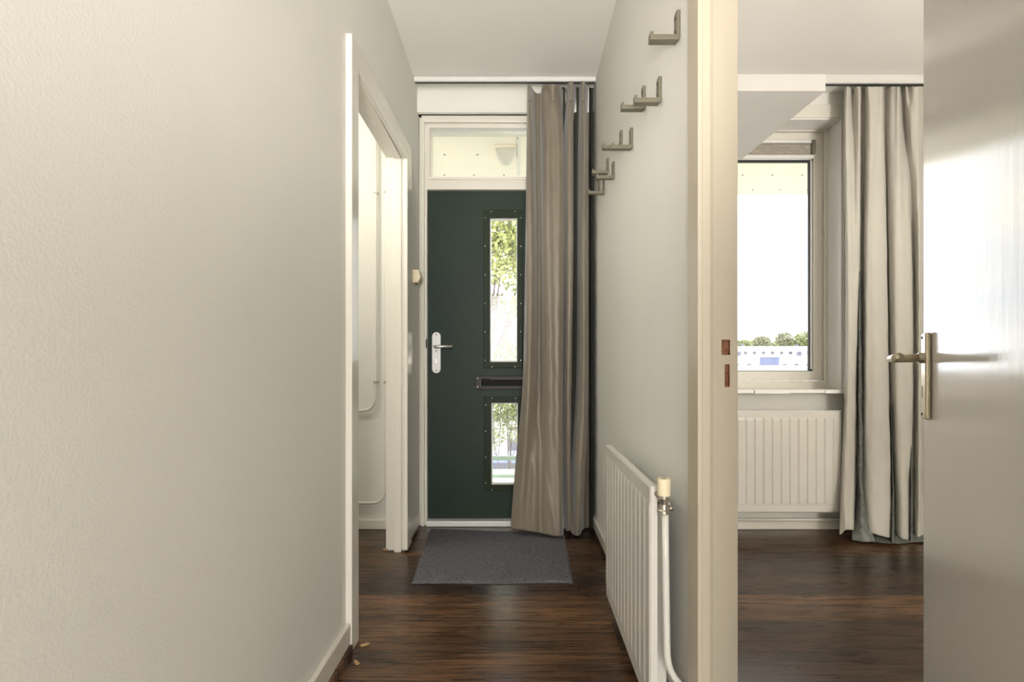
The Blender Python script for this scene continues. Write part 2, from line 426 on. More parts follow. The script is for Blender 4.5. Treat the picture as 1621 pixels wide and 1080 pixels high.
S('trim_6', bm, 'rawwood', 'raw reddish wood inside the lock recesses of the jamb')
# rest of that frame: near jamb and head (outside the picture)
bm = bmesh.new(); box(bm, XR - 0.01, XRR + 0.012, 0.285, 0.33, 0, 2.10); box(bm, XR - 0.01, XRR + 0.012, 0.33, YJ - 0.02, 2.03, 2.10)
S('trim_7', bm, 'old_trim', 'near jamb and head of the right doorway', bevel=0.003)

# ------------------------------------------------------------------ front door frame
def z(py, Y=YD): return PZ(py, Y)
def x(px, Y=YD): return PX(px, Y)
DL, DR = x(676), x(916)
TB0 = z(300); TB1 = z(281); TG = z(203); FH = z(180)
bm = bmesh.new()
holed(bm, XL, XR, 0.0, 2.43, YD, YD + 0.11, [(DL, DR, 0.0 - 1, TB0), (x(680), x(912), TB1, TG)], fy)
S('trim_8', bm, 'trim', 'cream frame round the front door and fanlight', bevel=0.003)
bm = bmesh.new()   # raised mouldings around the frame
holed(bm, x(668), x(924), 0.0, FH, YD - 0.022, YD - 0.0005, [(x(672.5), x(919), -1, z(196))], fy)
S('trim_9', bm, 'trim', 'raised outer moulding of the front door frame', bevel=0.003)
bm = bmesh.new()
holed(bm, x(677), x(914), z(285), z(199), YD - 0.009, YD - 0.0005, [(x(680.6), x(911), z(281), z(203.5))], fy)
S('trim_10', bm, 'trim', 'glazing bead of the fanlight', bevel=0.002)
# panel above the frame
S('trim_11', BX(XL + 0.001, XR - 0.001, 2.835, YD - 0.0006, z(178), z(160)), 'trim', 'cream ledge above the front door frame', bevel=0.003)
S('trim_12', BX(XL + 0.001, XR - 0.001, 2.825, YD - 0.0006, z(148), 2.43), 'board', 'upper boarding strip below the curtain rail')
bm = BX(x(680.4), x(912), YD + 0.035, YD + 0.043, TB1 - 0.005, TG + 0.005)
S('window_1', bm, 'glass', 'clear fanlight pane above the front door')
bm = BX(DL + 0.001, DR - 0.001, YD - 0.035, YD + 0.06, 0.0005, z(822.5))
th = thing('threshold', (0, 0, 0), 'white metal threshold bar under the green front door', 'threshold', kind='structure')
obj('threshold_bar', BX(x(676), x(917), YD - 0.03, YD + 0.05, 0.0005, z(823)), 'lightalu', th, bevel=0.004)
bm.free()


def disc(cx, cy, cz, r, t=0.003, axis='y', seg=12):
    bm = bmesh.new()
    a = {'y': (0, -1, 0), 'x': (1, 0, 0), 'z': (0, 0, -1)}[axis]
    tube(bm, [(cx, cy, cz), (cx + a[0] * t * 0.7, cy + a[1] * t * 0.7, cz + a[2] * t * 0.7), (cx + a[0] * t, cy + a[1] * t, cz + a[2] * t)], [r, r, r * 0.6], seg)
    return bm


for px_ in (738, 786, 834):
    obj('screw', disc(x(px_), YD - 0.03, z(826.5), 0.006), 'screw', th, smooth=False)

# ------------------------------------------------------------------ front door
YF = YD + 0.018     # room face of the leaf
def dx(px): return PX(px, YF)
def dz(py): return PZ(py, YF)


door = thing('door_1', (0, 0, 0), 'dark green front door with two narrow glass panes', kind='structure')
gu = (dx(775), dx(819.5), dz(574), dz(345)); gl = (dx(777), dx(820.5), dz(768), dz(637))
ms = (dx(760), dx(835), dz(612), dz(600))
bm = bmesh.new(); holed(bm, DL + 0.003, DR - 0.003, z(823) + 0.002, TB0 - 0.003, YF, YF + 0.045, [gu, gl, ms], fy)
obj('door_leaf', bm, 'green_door', door, bevel=0.0015)


def pane(g, ox0, ox1, oz0, oz1, dots):
    bm = bmesh.new(); holed(bm, ox0, ox1, oz0, oz1, YF - 0.008, YF - 0.0002, [(g[0] + 0.003, g[1] - 0.003, g[2] + 0.003, g[3] - 0.003)], fy)
    t = obj('pane_trim', bm, 'green_trim', door, bevel=0.0025)
    for a, b in dots:
        obj('screw', disc(dx(a), YF - 0.008, dz(b), 0.0028, 0.002, seg=8), 'screw', t)
    # light inner bead
    bm = bmesh.new(); holed(bm, g[0] + 0.0005, g[1] - 0.0005, g[2] + 0.0005, g[3] - 0.0005, YF + 0.006, YF + 0.036, [(g[0] + 0.009, g[1] - 0.007, g[2] + 0.011, g[3] - 0.008)], fy)
    obj('glazing_bead', bm, 'white_paint', door)
    obj('glass_pane', BX(g[0] + 0.004, g[1] - 0.004, YF + 0.018, YF + 0.024, g[2] + 0.004, g[3] - 0.004), 'glass', door)


dots = [(778, 335.5), (815, 335.5), (779, 581), (815, 581)] + [(a, b) for a in (768, 824.5) for b in (345.5, 390.5, 435.5, 481, 525.5, 570.5)]
pane(gu, dx(765.5), dx(827), dz(583), dz(332.5), dots)
dots = [(779, 630.5), (816, 630.5), (779, 775), (816, 775)] + [(a, b) for a in (769, 826) for b in (641, 682.5, 723.5, 764.5)]
pane(gl, dx(766.5), dx(829), dz(776.5), dz(628.5), dots)
# letter slot
bm = bmesh.new(); holed(bm, dx(753), dx(842), dz(616.5), dz(595.5), YF - 0.010, YF - 0.0002, [(dx(760.5), dx(834), dz(612), dz(599.5))], fy)
ls = obj('letter_slot', bm, 'brown_metal', door, bevel=0.003)
for p in ((756.3, 599), (756.3, 612.5)): obj('screw', disc(dx(p[0]), YF - 0.010, dz(p[1]), 0.0034, 0.002, seg=8), 'screw', ls)
fl = obj('flap', BX(dx(760.8), dx(833.8), YF + 0.004, YF + 0.010, dz(611.8), dz(600.2)), 'black_plastic', ls)
# handle plate
def stadium(cx, z0, z1, r, n=10):
    p = [(cx + r * math.cos(a), z1 - r + r * math.sin(a)) for a in [PI * i / n for i in range(n + 1)]]
    p += [(cx + r * math.cos(a), z0 + r + r * math.sin(a)) for a in [PI + PI * i / n for i in range(n + 1)]]
    return p


bm = bmesh.new(); prism(bm, stadium(dx(691), dz(591), dz(526), 0.0262), YF - 0.009, YF - 0.0003, fy)
hp = obj('handle_plate', bm, 'lightalu', door, bevel=0.003)
for yy in (530, 555.7, 586.5): obj('screw', disc(dx(691), YF - 0.009, dz(yy), 0.004, 0.001, seg=10), 'dark_hole' if yy != 555.7 else 'gasket', hp)
bm = bmesh.new(); prism(bm, stadium(dx(691.2), dz(575.5), dz(566.5), 0.0075), YF - 0.013, YF - 0.0091, fy)
obj('lock_cylinder', bm, 'chrome', hp)
bm = disc(dx(690.5), YF - 0.009, dz(549.5), 0.011, 0.01)
obj('handle_collar', bm, 'aluminium', hp, smooth=False)
cx, cz_ = dx(690.5), dz(549.3)
pts = [(cx, YF - 0.015, cz_), (cx, YF - 0.045, cz_)] + arc((cx, YF - 0.045, cz_), (cx, YF - 0.058, cz_), (cx + 0.014, YF - 0.058, cz_), 6)[1:] + [(dx(718.5) + 0.0, YF - 0.058, cz_)]
obj('lever', TB(pts, 0.0085, 12), 'aluminium', hp, smooth=True, bevel=0)
# latch dots on the frame edge
obj('strike', BX(x(674.2), x(676) - 0.0005, YD - 0.0045, YD - 0.0005, z(551), z(537)), 'dark_hole', door)

# ------------------------------------------------------------------ curtain rails
def rail(name, x0, x1, Y, zt, h, label, groove):
    t = thing(name, ((x0 + x1) / 2, Y, zt), label, 'curtain rail')
    bm = BX(x0 - (x0 + x1) / 2, x1 - (x0 + x1) / 2, -0.017, 0.017, -h, 0)
    obj('rail_track', bm, 'white_paint', t, bevel=0.002)
    obj('rail_groove', BX(x0 + 0.004 - (x0 + x1) / 2, x1 - 0.004 - (x0 + x1) / 2, -0.006, 0.006, -h - groove, -h), 'gasket', t)
    return t


YR = 2.715
rail('curtain_rail', XL + 0.003, XR - 0.003, YR, CZ - 0.002, 0.026, 'white ceiling curtain rail across the hall above the front door', 0.003)
bm = BX(XRR + 0.003, 3.19, 2.68, 2.798, CZ - 0.040, CZ - 0.001)
S('trim_13', bm, 'white_paint', 'white ceiling board carrying the side room curtain rail', bevel=0.003)
rail('curtain_rail', XRR + 0.006, 3.18, 2.695, CZ - 0.0405, 0.010, 'white curtain rail at the ceiling of the side room', 0.005)


# ------------------------------------------------------------------ curtains
def crom(p, t):
    n = len(p) - 1; s = t * n; i = min(int(s), n - 1); u = s - i
    a = p[max(i - 1, 0)]; b = p[i]; c = p[i + 1]; d = p[min(i + 2, n)]
    return tuple(0.5 * ((2 * b[k]) + (-a[k] + c[k]) * u + (2 * a[k] - 5 * b[k] + 4 * c[k] - d[k]) * u * u + (-a[k] + 3 * b[k] - 3 * c[k] + d[k]) * u ** 3) for k in range(len(b)))


def cloth(levels, nu, nv, wob=0.002):
    """levels: list of lists of (px, py, depth) with the same count -> bmesh"""
    lv = [[P(*q) for q in L] for L in levels]
    bm = bmesh.new(); rows = []
    for j in range(nv + 1):
        v = j / nv
        ctrl = [crom([L[k] for L in lv], v) for k in range(len(lv[0]))]
        row = []
        for i in range(nu + 1):
            p = crom(ctrl, i / nu)
            w = wob * math.sin(17 * p[2] + 0.11 * i) * v + wob * 0.6 * math.sin(31 * p[2] + 0.31 * i + 1)
            row.append(bm.verts.new((p[0], p[1] + w, p[2])))
        rows.append(row)
    for a, b in zip(rows, rows[1:]):
        for i in range(nu): bm.faces.new([a[i], a[i + 1], b[i + 1], b[i]])
    return bm


def lvl(y_, pts): return [(a, (c[0] if c else y_), b) for a, b, *c in pts]


L0 = lvl(134, [(834.5, 2.70), (837.5, 2.66), (841, 2.73, 138), (848, 2.79, 147), (856, 2.78, 147), (859, 2.72, 136), (866, 2.67, 134), (875, 2.655, 133), (884, 2.67, 134), (887.5, 2.75, 138), (892, 2.80, 143), (898, 2.78, 138),
               (901, 2.69, 131), (904.5, 2.665, 129), (908, 2.70, 133), (911, 2.80, 137), (917, 2.80, 137), (920, 2.69, 131), (923.5, 2.665, 129), (927, 2.69, 133), (930, 2.80, 137), (933.5, 2.79, 137)])
L1 = lvl(158, [(835, 2.69), (838, 2.665), (841, 2.71), (847, 2.79), (855, 2.79), (858, 2.72), (868, 2.70), (874.5, 2.68), (881, 2.70), (888, 2.74), (891, 2.80), (898, 2.79),
               (901, 2.70), (904, 2.68), (907, 2.71), (911, 2.80), (917, 2.80), (920, 2.71), (923, 2.68), (926, 2.71), (930, 2.80), (934, 2.80)])
L2 = lvl(230, [(834, 2.69), (838, 2.66), (843, 2.70), (848, 2.78), (855, 2.78), (859, 2.70), (866, 2.65), (876, 2.66), (885, 2.65), (892, 2.70), (889, 2.79), (892, 2.80),
               (896, 2.70), (901, 2.66), (907, 2.69), (903, 2.80), (914, 2.82), (918.5, 2.71), (925, 2.65), (930, 2.69), (926, 2.79), (934, 2.81)])
L3 = lvl(400, [(832, 2.70), (838, 2.665), (845, 2.68), (850, 2.76), (857, 2.76), (861, 2.68), (868, 2.645), (877, 2.65), (886, 2.65), (893, 2.69), (889, 2.79), (892, 2.80),
               (896, 2.70), (901, 2.66), (907, 2.68), (902, 2.79), (913, 2.82), (918, 2.70), (924, 2.65), (930, 2.69), (926, 2.79), (934, 2.81)])
L4 = lvl(600, [(828, 2.70), (836, 2.65), (844, 2.67), (851, 2.72), (858, 2.71), (864, 2.66), (871, 2.64), (879, 2.645), (886, 2.65), (891, 2.69), (887, 2.79), (891, 2.80),
               (895, 2.70), (899, 2.67), (904, 2.69), (900, 2.79), (911, 2.82), (917, 2.70), (924, 2.65), (930, 2.69), (926, 2.79), (934, 2.81)])
L5 = lvl(740, [(816, 2.69), (828, 2.64), (838, 2.655), (847, 2.65), (856, 2.66), (864, 2.64), (871, 2.63), (879, 2.63), (886, 2.635), (891, 2.67), (887, 2.77), (890, 2.80),
               (895, 2.71), (899, 2.68), (903, 2.70), (899, 2.79), (905, 2.81), (912, 2.66), (921, 2.64), (926, 2.69), (922, 2.79), (934, 2.81)])
L6 = lvl(843, [(808.5, 2.68, 836), (821, 2.65, 838), (832, 2.65, 840), (844, 2.63, 842), (855, 2.64, 844), (864, 2.62, 846), (873, 2.61, 848), (881, 2.605, 849), (888, 2.61, 848), (891, 2.66, 846), (892, 2.74, 838), (894, 2.78, 836),
               (897, 2.72, 840), (900, 2.69, 840), (903, 2.70, 840), (905, 2.70, 843), (909, 2.67, 847), (914, 2.655, 848), (918, 2.67, 846), (921, 2.72, 840), (926, 2.79, 836), (934, 2.80, 835)])
hc = thing('curtain', (PX(870, 2.7), 2.72, 0.03), 'long taupe satin curtain drawn to the right of the green front door', 'curtain')
bm = cloth([L0, L1, L2, L3, L4, L5, L6], 260, 110, 0.0016)
bmesh.ops.translate(bm, verts=bm.verts, vec=-hc.location)
o = obj('curtain_panel', bm, 'curtain', hc, smooth=True)
s = o.modifiers.new('solid', 'SOLIDIFY'); s.thickness = 0.002
# dark lining visible in the gaps and at the wall side
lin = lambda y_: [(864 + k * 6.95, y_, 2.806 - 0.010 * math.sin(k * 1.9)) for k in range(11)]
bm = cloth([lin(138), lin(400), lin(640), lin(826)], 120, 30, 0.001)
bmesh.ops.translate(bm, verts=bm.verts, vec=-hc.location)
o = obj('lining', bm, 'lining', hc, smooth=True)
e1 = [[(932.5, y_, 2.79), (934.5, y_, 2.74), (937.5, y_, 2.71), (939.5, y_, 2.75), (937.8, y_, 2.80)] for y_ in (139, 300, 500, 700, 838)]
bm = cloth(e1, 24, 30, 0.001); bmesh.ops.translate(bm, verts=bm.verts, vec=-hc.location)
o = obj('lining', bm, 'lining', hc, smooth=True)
# pinched heading tufts
for px_, Y_ in ((874.5, 2.668), (904, 2.668), (923.2, 2.668), (838, 2.656)):
    c = Vector(P(px_, 158, Y_)) - hc.location
    bm = bmesh.new(); bmesh.ops.create_uvsphere(bm, u_segments=10, v_segments=6, radius=0.009)
    bmesh.ops.scale(bm, vec=(1.2, 0.6, 0.7), verts=bm.verts); bmesh.ops.translate(bm, vec=c, verts=bm.verts)
    obj('pleat_tuft', bm, 'curtain', hc, smooth=True)

# side room curtain
R0 = lvl(137, [(1337, 2.70, 142), (1341, 2.66), (1345, 2.69, 138), (1350, 2.72, 140), (1355, 2.67), (1360.5, 2.655), (1363, 2.72), (1368, 2.73, 141), (1373, 2.67), (1380, 2.66), (1390, 2.66), (1396, 2.66), (1399, 2.73), (1404, 2.73, 140), (1410, 2.69), (1417, 2.67),
               (1422, 2.655), (1425, 2.72), (1431, 2.72), (1434, 2.68), (1438, 2.71), (1445, 2.67), (1453, 2.66), (1461, 2.69), (1470, 2.66), (1480, 2.70), (1490, 2.66), (1500, 2.70)])
R1 = lvl(200, [(1336, 2.69), (1339, 2.66), (1344, 2.67), (1350, 2.69), (1356, 2.66), (1360.5, 2.65), (1363, 2.71), (1368, 2.72), (1373, 2.66), (1380, 2.64), (1388, 2.65), (1396, 2.65), (1399, 2.71), (1403, 2.72), (1408, 2.68), (1416, 2.66),
               (1423, 2.65), (1427, 2.71), (1433, 2.73), (1436, 2.70), (1441, 2.67), (1447, 2.66), (1453, 2.66), (1461, 2.69), (1470, 2.66), (1480, 2.70), (1490, 2.66), (1500, 2.70)])
R2 = lvl(400, [(1338, 2.68), (1341, 2.655), (1346, 2.65), (1352, 2.66), (1358, 2.66), (1361, 2.68), (1363, 2.73), (1366, 2.72), (1370, 2.66), (1378, 2.64), (1388, 2.635), (1398, 2.65), (1403.5, 2.68), (1404.5, 2.73), (1408, 2.69), (1416, 2.65),
               (1426, 2.64), (1434, 2.65), (1441, 2.67), (1444, 2.73), (1447, 2.74), (1451, 2.70), (1455, 2.68), (1461, 2.69), (1470, 2.66), (1480, 2.70), (1490, 2.66), (1500, 2.70)])
R3 = lvl(600, [(1337, 2.68), (1341, 2.65), (1346, 2.645), (1351, 2.65), (1356, 2.67), (1358, 2.72), (1362, 2.74), (1366, 2.72), (1369, 2.66), (1378, 2.64), (1388, 2.63), (1399, 2.64), (1406, 2.67), (1407.5, 2.73), (1412, 2.69), (1418, 2.65),
               (1428, 2.64), (1437, 2.65), (1443, 2.67), (1446, 2.73), (1449, 2.74), (1452, 2.70), (1455, 2.68), (1461, 2.69), (1470, 2.66), (1480, 2.70), (1490, 2.66), (1500, 2.70)])
R4 = lvl(750, [(1332, 2.67), (1336, 2.65), (1341, 2.645), (1346, 2.65), (1352, 2.66), (1356, 2.72), (1360, 2.74), (1364, 2.72), (1368, 2.66), (1377, 2.63), (1388, 2.62), (1400, 2.63), (1409, 2.66), (1411.5, 2.73), (1415, 2.70), (1420, 2.66),
               (1429, 2.64), (1437, 2.65), (1441.5, 2.67), (1444, 2.73), (1447, 2.74), (1451, 2.69), (1455, 2.67), (1461, 2.69), (1470, 2.66), (1480, 2.70), (1490, 2.66), (1500, 2.70)])
R5 = lvl(849, [(1329, 2.66, 847), (1333, 2.65, 845), (1338, 2.64, 839), (1344, 2.65, 839), (1350, 2.66, 839), (1355, 2.72, 838), (1359, 2.74, 838), (1365, 2.70, 840), (1373, 2.65, 842), (1382, 2.62, 845), (1392, 2.61, 848), (1403, 2.61, 851), (1411, 2.64, 852), (1414, 2.70, 848), (1417, 2.72, 846), (1421, 2.66, 850),
               (1429, 2.63, 854), (1436, 2.63, 855), (1440, 2.65, 855), (1442.5, 2.72, 850), (1446, 2.74, 850), (1450, 2.68, 852), (1455, 2.66, 857), (1461, 2.68, 857), (1470, 2.66, 855), (1480, 2.70, 850), (1490, 2.66, 855), (1500, 2.70, 850)])
R5 = [(a, b, c - 0.045) for a, b, c in R5]
rc = thing('curtain', (PX(1400, 2.69), 2.69, 0.02), 'cream cotton curtain with grey sheer lining beside the side room window', 'curtain')
bm = cloth([R0, R1, R2, R3, R4, R5], 300, 90, 0.0016); bmesh.ops.translate(bm, verts=bm.verts, vec=-rc.location)
o = obj('curtain_panel', bm, 'cream_curtain', rc, smooth=True); s = o.modifiers.new('solid', 'SOLIDIFY'); s.thickness = 0.002


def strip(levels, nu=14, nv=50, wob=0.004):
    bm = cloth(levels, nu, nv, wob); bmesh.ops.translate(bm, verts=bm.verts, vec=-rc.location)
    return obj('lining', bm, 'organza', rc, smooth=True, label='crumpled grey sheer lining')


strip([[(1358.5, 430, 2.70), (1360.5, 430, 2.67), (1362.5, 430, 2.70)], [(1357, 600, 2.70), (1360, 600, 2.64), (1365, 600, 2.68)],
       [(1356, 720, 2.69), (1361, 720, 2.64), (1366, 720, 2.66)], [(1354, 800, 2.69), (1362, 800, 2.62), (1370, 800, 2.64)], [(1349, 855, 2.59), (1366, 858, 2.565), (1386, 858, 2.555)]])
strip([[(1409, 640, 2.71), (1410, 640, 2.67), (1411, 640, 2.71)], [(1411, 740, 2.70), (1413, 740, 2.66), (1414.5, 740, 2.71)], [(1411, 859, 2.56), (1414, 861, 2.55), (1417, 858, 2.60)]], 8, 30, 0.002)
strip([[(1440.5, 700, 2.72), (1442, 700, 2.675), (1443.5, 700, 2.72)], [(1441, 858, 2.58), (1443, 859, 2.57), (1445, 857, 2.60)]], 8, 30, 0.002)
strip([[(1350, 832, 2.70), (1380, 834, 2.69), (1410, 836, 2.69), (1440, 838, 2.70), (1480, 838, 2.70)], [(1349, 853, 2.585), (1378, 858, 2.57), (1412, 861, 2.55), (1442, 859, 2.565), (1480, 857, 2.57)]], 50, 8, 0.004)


# ------------------------------------------------------------------ coat hooks
def hook(px, yt, yb, pxtip, label, hang=False):
    Y = XR * F / (px - VX); sc = F / Y
    h = (yb - yt) / sc - 0.0; a = (px - pxtip) / sc
    w = 0.0125; t = 0.010
    r = thing('coat_hook', (XR, Y, PZ(yb, Y)), label, 'coat hook', 'angular metal coat hooks on the hall wall')
    s_ = 1
    if hang: r.rotation_euler = (PI, 0, 0); r.location.z = PZ(yt, Y)
    bm = bmesh.new(); box(bm, -t, -0.0003, -w, w, 0.011, h)
    p = obj('mounting_plate', bm, 'hook', r, bevel=0.002)
    bm = bmesh.new(); prism(bm, [(-a, 0.0), (-0.0003 - 0.006, 0.0), (-0.0003, 0.009), (-0.0003, 0.014), (-a + 0.008, 0.014), (-a + 0.008, 0.022), (-a, 0.022)], -w, w, lambda u, v, w_: (u, w_, v))
    obj('arm', bm, 'hook', r, bevel=0.0012)
    for q in (0.35, 0.78):
        bm = bmesh.new(); tube(bm, [(-t + 0.0002, 0, h * q), (-t - 0.0012, 0, h * q)], 0.0035, 8); obj('screw', bm, 'dark_hole', p)
    return r


hook(1075, 20, 67, 1028, 'largest angular coat hook, nearest the right doorway and highest on the wall')
hook(1046, 124, 165, 1003.5, 'coat hook overlapping the front of another, second from the right doorway')
hook(1021, 138, 175, 983, 'coat hook partly behind its neighbour, third from the right doorway')
hook(1001, 204, 237, 967.5, 'coat hook in the middle of the wall, right one of a level pair')
hook(985, 208, 237, 953.5, 'coat hook in the middle of the wall, left one of a level pair')
hook(972.5, 257, 284, 944, 'middle coat hook of the low cluster by the curtain, arm pointing over another')
hook(963.5, 251, 276, 937, 'topmost coat hook of the low cluster by the curtain')
hook(957, 285, 308, 931, 'lowest coat hook on the wall, its arm crossing the curtain edge')
hook(950, 279, 302, 944.0, 'small coat hook turned down behind the low cluster by the curtain', hang=True)


# ------------------------------------------------------------------ radiators
def radiator(name, L, H, pitch, loc, rz, label, margin=0.055):
    r = thing(name, loc, label, 'radiator', rz=rz)
    n = round(L / pitch); pitch = L / n
    bm = bmesh.new()
    xs = []
    for i in range(n):
        for q in (0, 0.06, 0.12, 0.18, 0.5, 0.82, 0.88, 0.94): xs.append((i + q) * pitch)
    xs.append(L)
    zs = [0, 0.006, 0.02, margin - 0.014, margin - 0.007, margin, H * 0.5, H - margin, H - margin + 0.007, H - margin + 0.014, H - 0.02, H - 0.006, H]

    def dep(xv, zv):
        q = (xv / pitch) % 1.0; q = min(q, 1 - q)
        g = max(0, 1 - q / 0.13) if 0.3 * pitch < xv < L - 0.3 * pitch else 0
        g = g * g * (3 - 2 * g) if g < 1 else 1
        m_ = 0
        if margin - 0.014 < zv < H - margin + 0.014:
            m_ = min(1, (zv - margin + 0.014) / 0.014, (H - margin + 0.014 - zv) / 0.014)
        e = 0
        for d_ in (xv, L - xv, zv, H - zv):
            if d_ < 0.006: e = max(e, 0.004 * (1 - d_ / 0.006))
        fr = 0.0025 * (1 if (margin - 0.014 > zv or zv > H - margin + 0.014) else 1 - m_)
        return 0.0055 * g * m_ + e + fr * 0.0 - 0.002 * m_
    g = [[bm.verts.new((xv, dep(xv, zv), zv)) for zv in zs] for xv in xs]
    bk = [[bm.verts.new((xv, 0.018, zv)) for zv in (0, H)] for xv in (0, L)]
    for i in range(len(xs) - 1):
        for j in range(len(zs) - 1): bm.faces.new([g[i][j], g[i + 1][j], g[i + 1][j + 1], g[i][j + 1]])
    bm.faces.new([bk[0][0], bk[0][1], bk[1][1], bk[1][0]])
    bm.faces.new([g[i][0] for i in range(len(xs))] + [bk[1][0], bk[0][0]]); bm.faces.new([g[i][-1] for i in range(len(xs))] + [bk[1][1], bk[0][1]])
    bm.faces.new([v for v in g[0]] + [bk[0][1], bk[0][0]]); bm.faces.new([v for v in g[-1]] + [bk[1][1], bk[1][0]])
    obj('front_panel', bm, 'radiator', r)
    # convector fins
    bm = bmesh.new(); N = int(L / 0.02); prev = None
    for i in range(N + 1):
        xv = 0.03 + (L - 0.06) * i / N; yv = 0.0185 if i % 2 else 0.050
        cur = (bm.verts.new((xv, yv, 0.05)), bm.verts.new((xv, yv, H - 0.05)))
        if prev: bm.faces.new([prev[0], cur[0], cur[1], prev[1]])
        prev = cur
    obj('convector_fins', bm, 'radiator', r)
    # header tubes at top and bottom back
    for zv in (0.03, H - 0.03):
        obj('header_tube', BX(0.01, L - 0.01, 0.0182, 0.028, zv - 0.014, zv + 0.014), 'radiator', r, bevel=0.004)
    for xv in (0.10, L - 0.24):
        obj('wall_bracket', BX(xv - 0.010, xv + 0.010, 0.0285, HALLGAP[0], H - 0.12, H - 0.055), 'radiator', r, bevel=0.002)
    return r


HALLGAP = [0.088]
RXF = 0.33
yn = RXF * F / (1029.5 - VX); yf_ = RXF * F / (959.3 - VX)
Ht = PZ(770, yn) - PZ(942, yf_); LR = yf_ - yn
rb = PZ(942, yf_)
hr = radiator('radiator', LR, Ht, 0.05, (RXF, yf_, rb), -PI / 2, 'cream panel radiator low on the hall wall beneath the coat hooks')
# local frame of hall radiator: +x = towards viewer, +y = towards the wall
obj('tube_end', TB([(LR - 0.02, 0.036, Ht - 0.045), (LR + 0.012, 0.036, Ht - 0.045)], 0.012, 14), 'radiator', hr, smooth=True)
vx, vy = LR + 0.036, 0.036


def wloc(px, py, Y):      # world point by pixel/depth -> radiator local
    p = P(px, py, Y); return (yf_ - p[1], p[0] - RXF, p[2] - rb)


vY = yn - 0.03
vl = wloc(1051, 0, vY); vx, vy = vl[0], vl[1]
def zl(py): return PZ(py, vY) - rb


bm = bmesh.new(); tube(bm, [(vx, vy, zl(785)), (vx, vy, zl(784)), (vx, vy, zl(759)), (vx, vy, zl(757.5))], [0.0135, 0.0158, 0.0165, 0.0155], 20)
k_ = obj('thermostat_knob', bm, 'knob', hr, smooth=False, label='yellowed cylindrical valve knob')
bm = bmesh.new(); tube(bm, [(vx, vy, zl(757.6)), (vx, vy, zl(756.8))], 0.006, 10); obj('knob_cap', bm, 'chrome', k_)
bm = bmesh.new(); tube(bm, [(vx, vy, zl(785)), (vx, vy, zl(789)), (vx, vy, zl(790)), (vx, vy, zl(798)), (vx, vy, zl(806)), (vx, vy, zl(808)), (vx, vy, zl(812)), (vx, vy, zl(815))],
                  [0.011, 0.011, 0.0135, 0.0105, 0.0115, 0.014, 0.014, 0.009], 16)
obj('valve_body', bm, 'chrome', hr)
zc = zl(787)
bm = bmesh.new(); tube(bm, [(vx, vy, zc - 0.01), (vx - 0.02, vy - 0.006, zc + 0.0), (LR + 0.004, 0.030, zc + 0.004), (LR - 0.01, 0.028, zc + 0.006)], [0.008, 0.012, 0.013, 0.009], 14)
obj('valve_union', bm, 'chrome', hr)
bm = bmesh.new(); tube(bm, [(LR - 0.02, 0.045, zl(806)), (vx, 0.045, zl(806))], 0.006, 10); obj('cross_tube', bm, 'chrome', hr, smooth=True)
pts = [wloc(1053, 814, vY), wloc(1054, 900, vY), wloc(1055.5, 1000, vY)] + arc(wloc(1056, 1030, vY), wloc(1057, 1062, vY), wloc(1072, 1078, vY), 8) + [wloc(1095, 1092, vY + 0.03)]
pts[-1] = (pts[-1][0], 0.0885, pts[-1][2])
obj('supply_pipe', TB(pts, 0.0085, 14), 'pipe', hr, smooth=True)
# lower return connection
obj('return_pipe', TB([(LR - 0.02, 0.036, 0.035), (LR + 0.03, 0.036, 0.035), (LR + 0.04, 0.05, 0.03), (LR + 0.04, 0.0875, 0.03)], 0.0085, 12), 'pipe', hr, smooth=True)

YRR = 2.70
HALLGAP[0] = 0.098
rz0, rz1 = PZ(812, YRR), PZ(650, YRR); rx1 = PX(1333, YRR); rx0 = 0.62
rr = radiator('radiator', rx1 - rx0, rz1 - rz0, 0.0487, (rx0, YRR, rz0), 0, 'white ribbed panel radiator under the window of the side room', margin=0.055)
hp2 = thing('heating_pipe', (1.2, 2.77, 0.06), 'pair of cream heating pipes running along the baseboard below the window', 'pipe')
obj('upper_pipe', TB([(XRR + 0.002 - 1.2, 0, PZ(823, 2.77) - 0.06), (3.19 - 1.2, 0, PZ(823, 2.77) - 0.06)], 0.009, 12), 'pipe', hp2, smooth=True)
obj('pipe_clip', BX(-0.14, -0.125, -0.006, 0.028, 0.005, 0.04), 'brass', hp2)

# ------------------------------------------------------------------ side room window
YS = 2.95
win = thing('window_2', (0, 0, 0), 'white framed window of the side room with sky and tree line outside', kind='structure')
gX1 = PX(1280, YS); gZ0 = PZ(587, YS); gZ1 = PZ(255, YS)
sX1 = PX(1303, 2.93); sZ0 = PZ(603, 2.93); sZ1 = PZ(208, 2.92)
bm = bmesh.new(); holed(bm, WX0, WX1 + 0.0, WZ0, WZ1, 2.915, 2.979, [(WX0 + 0.06, sX1, sZ0, sZ1)], fy)
obj('window_frame', bm, 'trim', win, bevel=0.003)
bm = bmesh.new(); holed(bm, WX0 + 0.062, sX1 - 0.002, sZ0 + 0.002, sZ1 - 0.002, 2.93, 2.972, [(WX0 + 0.11, PX(1288, 2.93), PZ(588, 2.93), PZ(224, 2.93))], fy)
obj('sash', bm, 'trim', win, bevel=0.003)
bm = bmesh.new(); holed(bm, WX0 + 0.1105, PX(1288, 2.93) - 0.0005, PZ(588, 2.93) + 0.0005, PZ(224, 2.93) - 0.0005, 2.947, 2.962, [(WX0 + 0.12, gX1, PZ(587, 2.93) + 0.001, PZ(255, 2.93))], fy)
obj('gasket', bm, 'gasket', win)
bm = bmesh.new(); box(bm, gX1 + 0.006, gX1 + 0.016, 2.940, 2.9465, gZ0 + 0.01, gZ1); obj('glazing_strip', bm, 'lightalu', win)
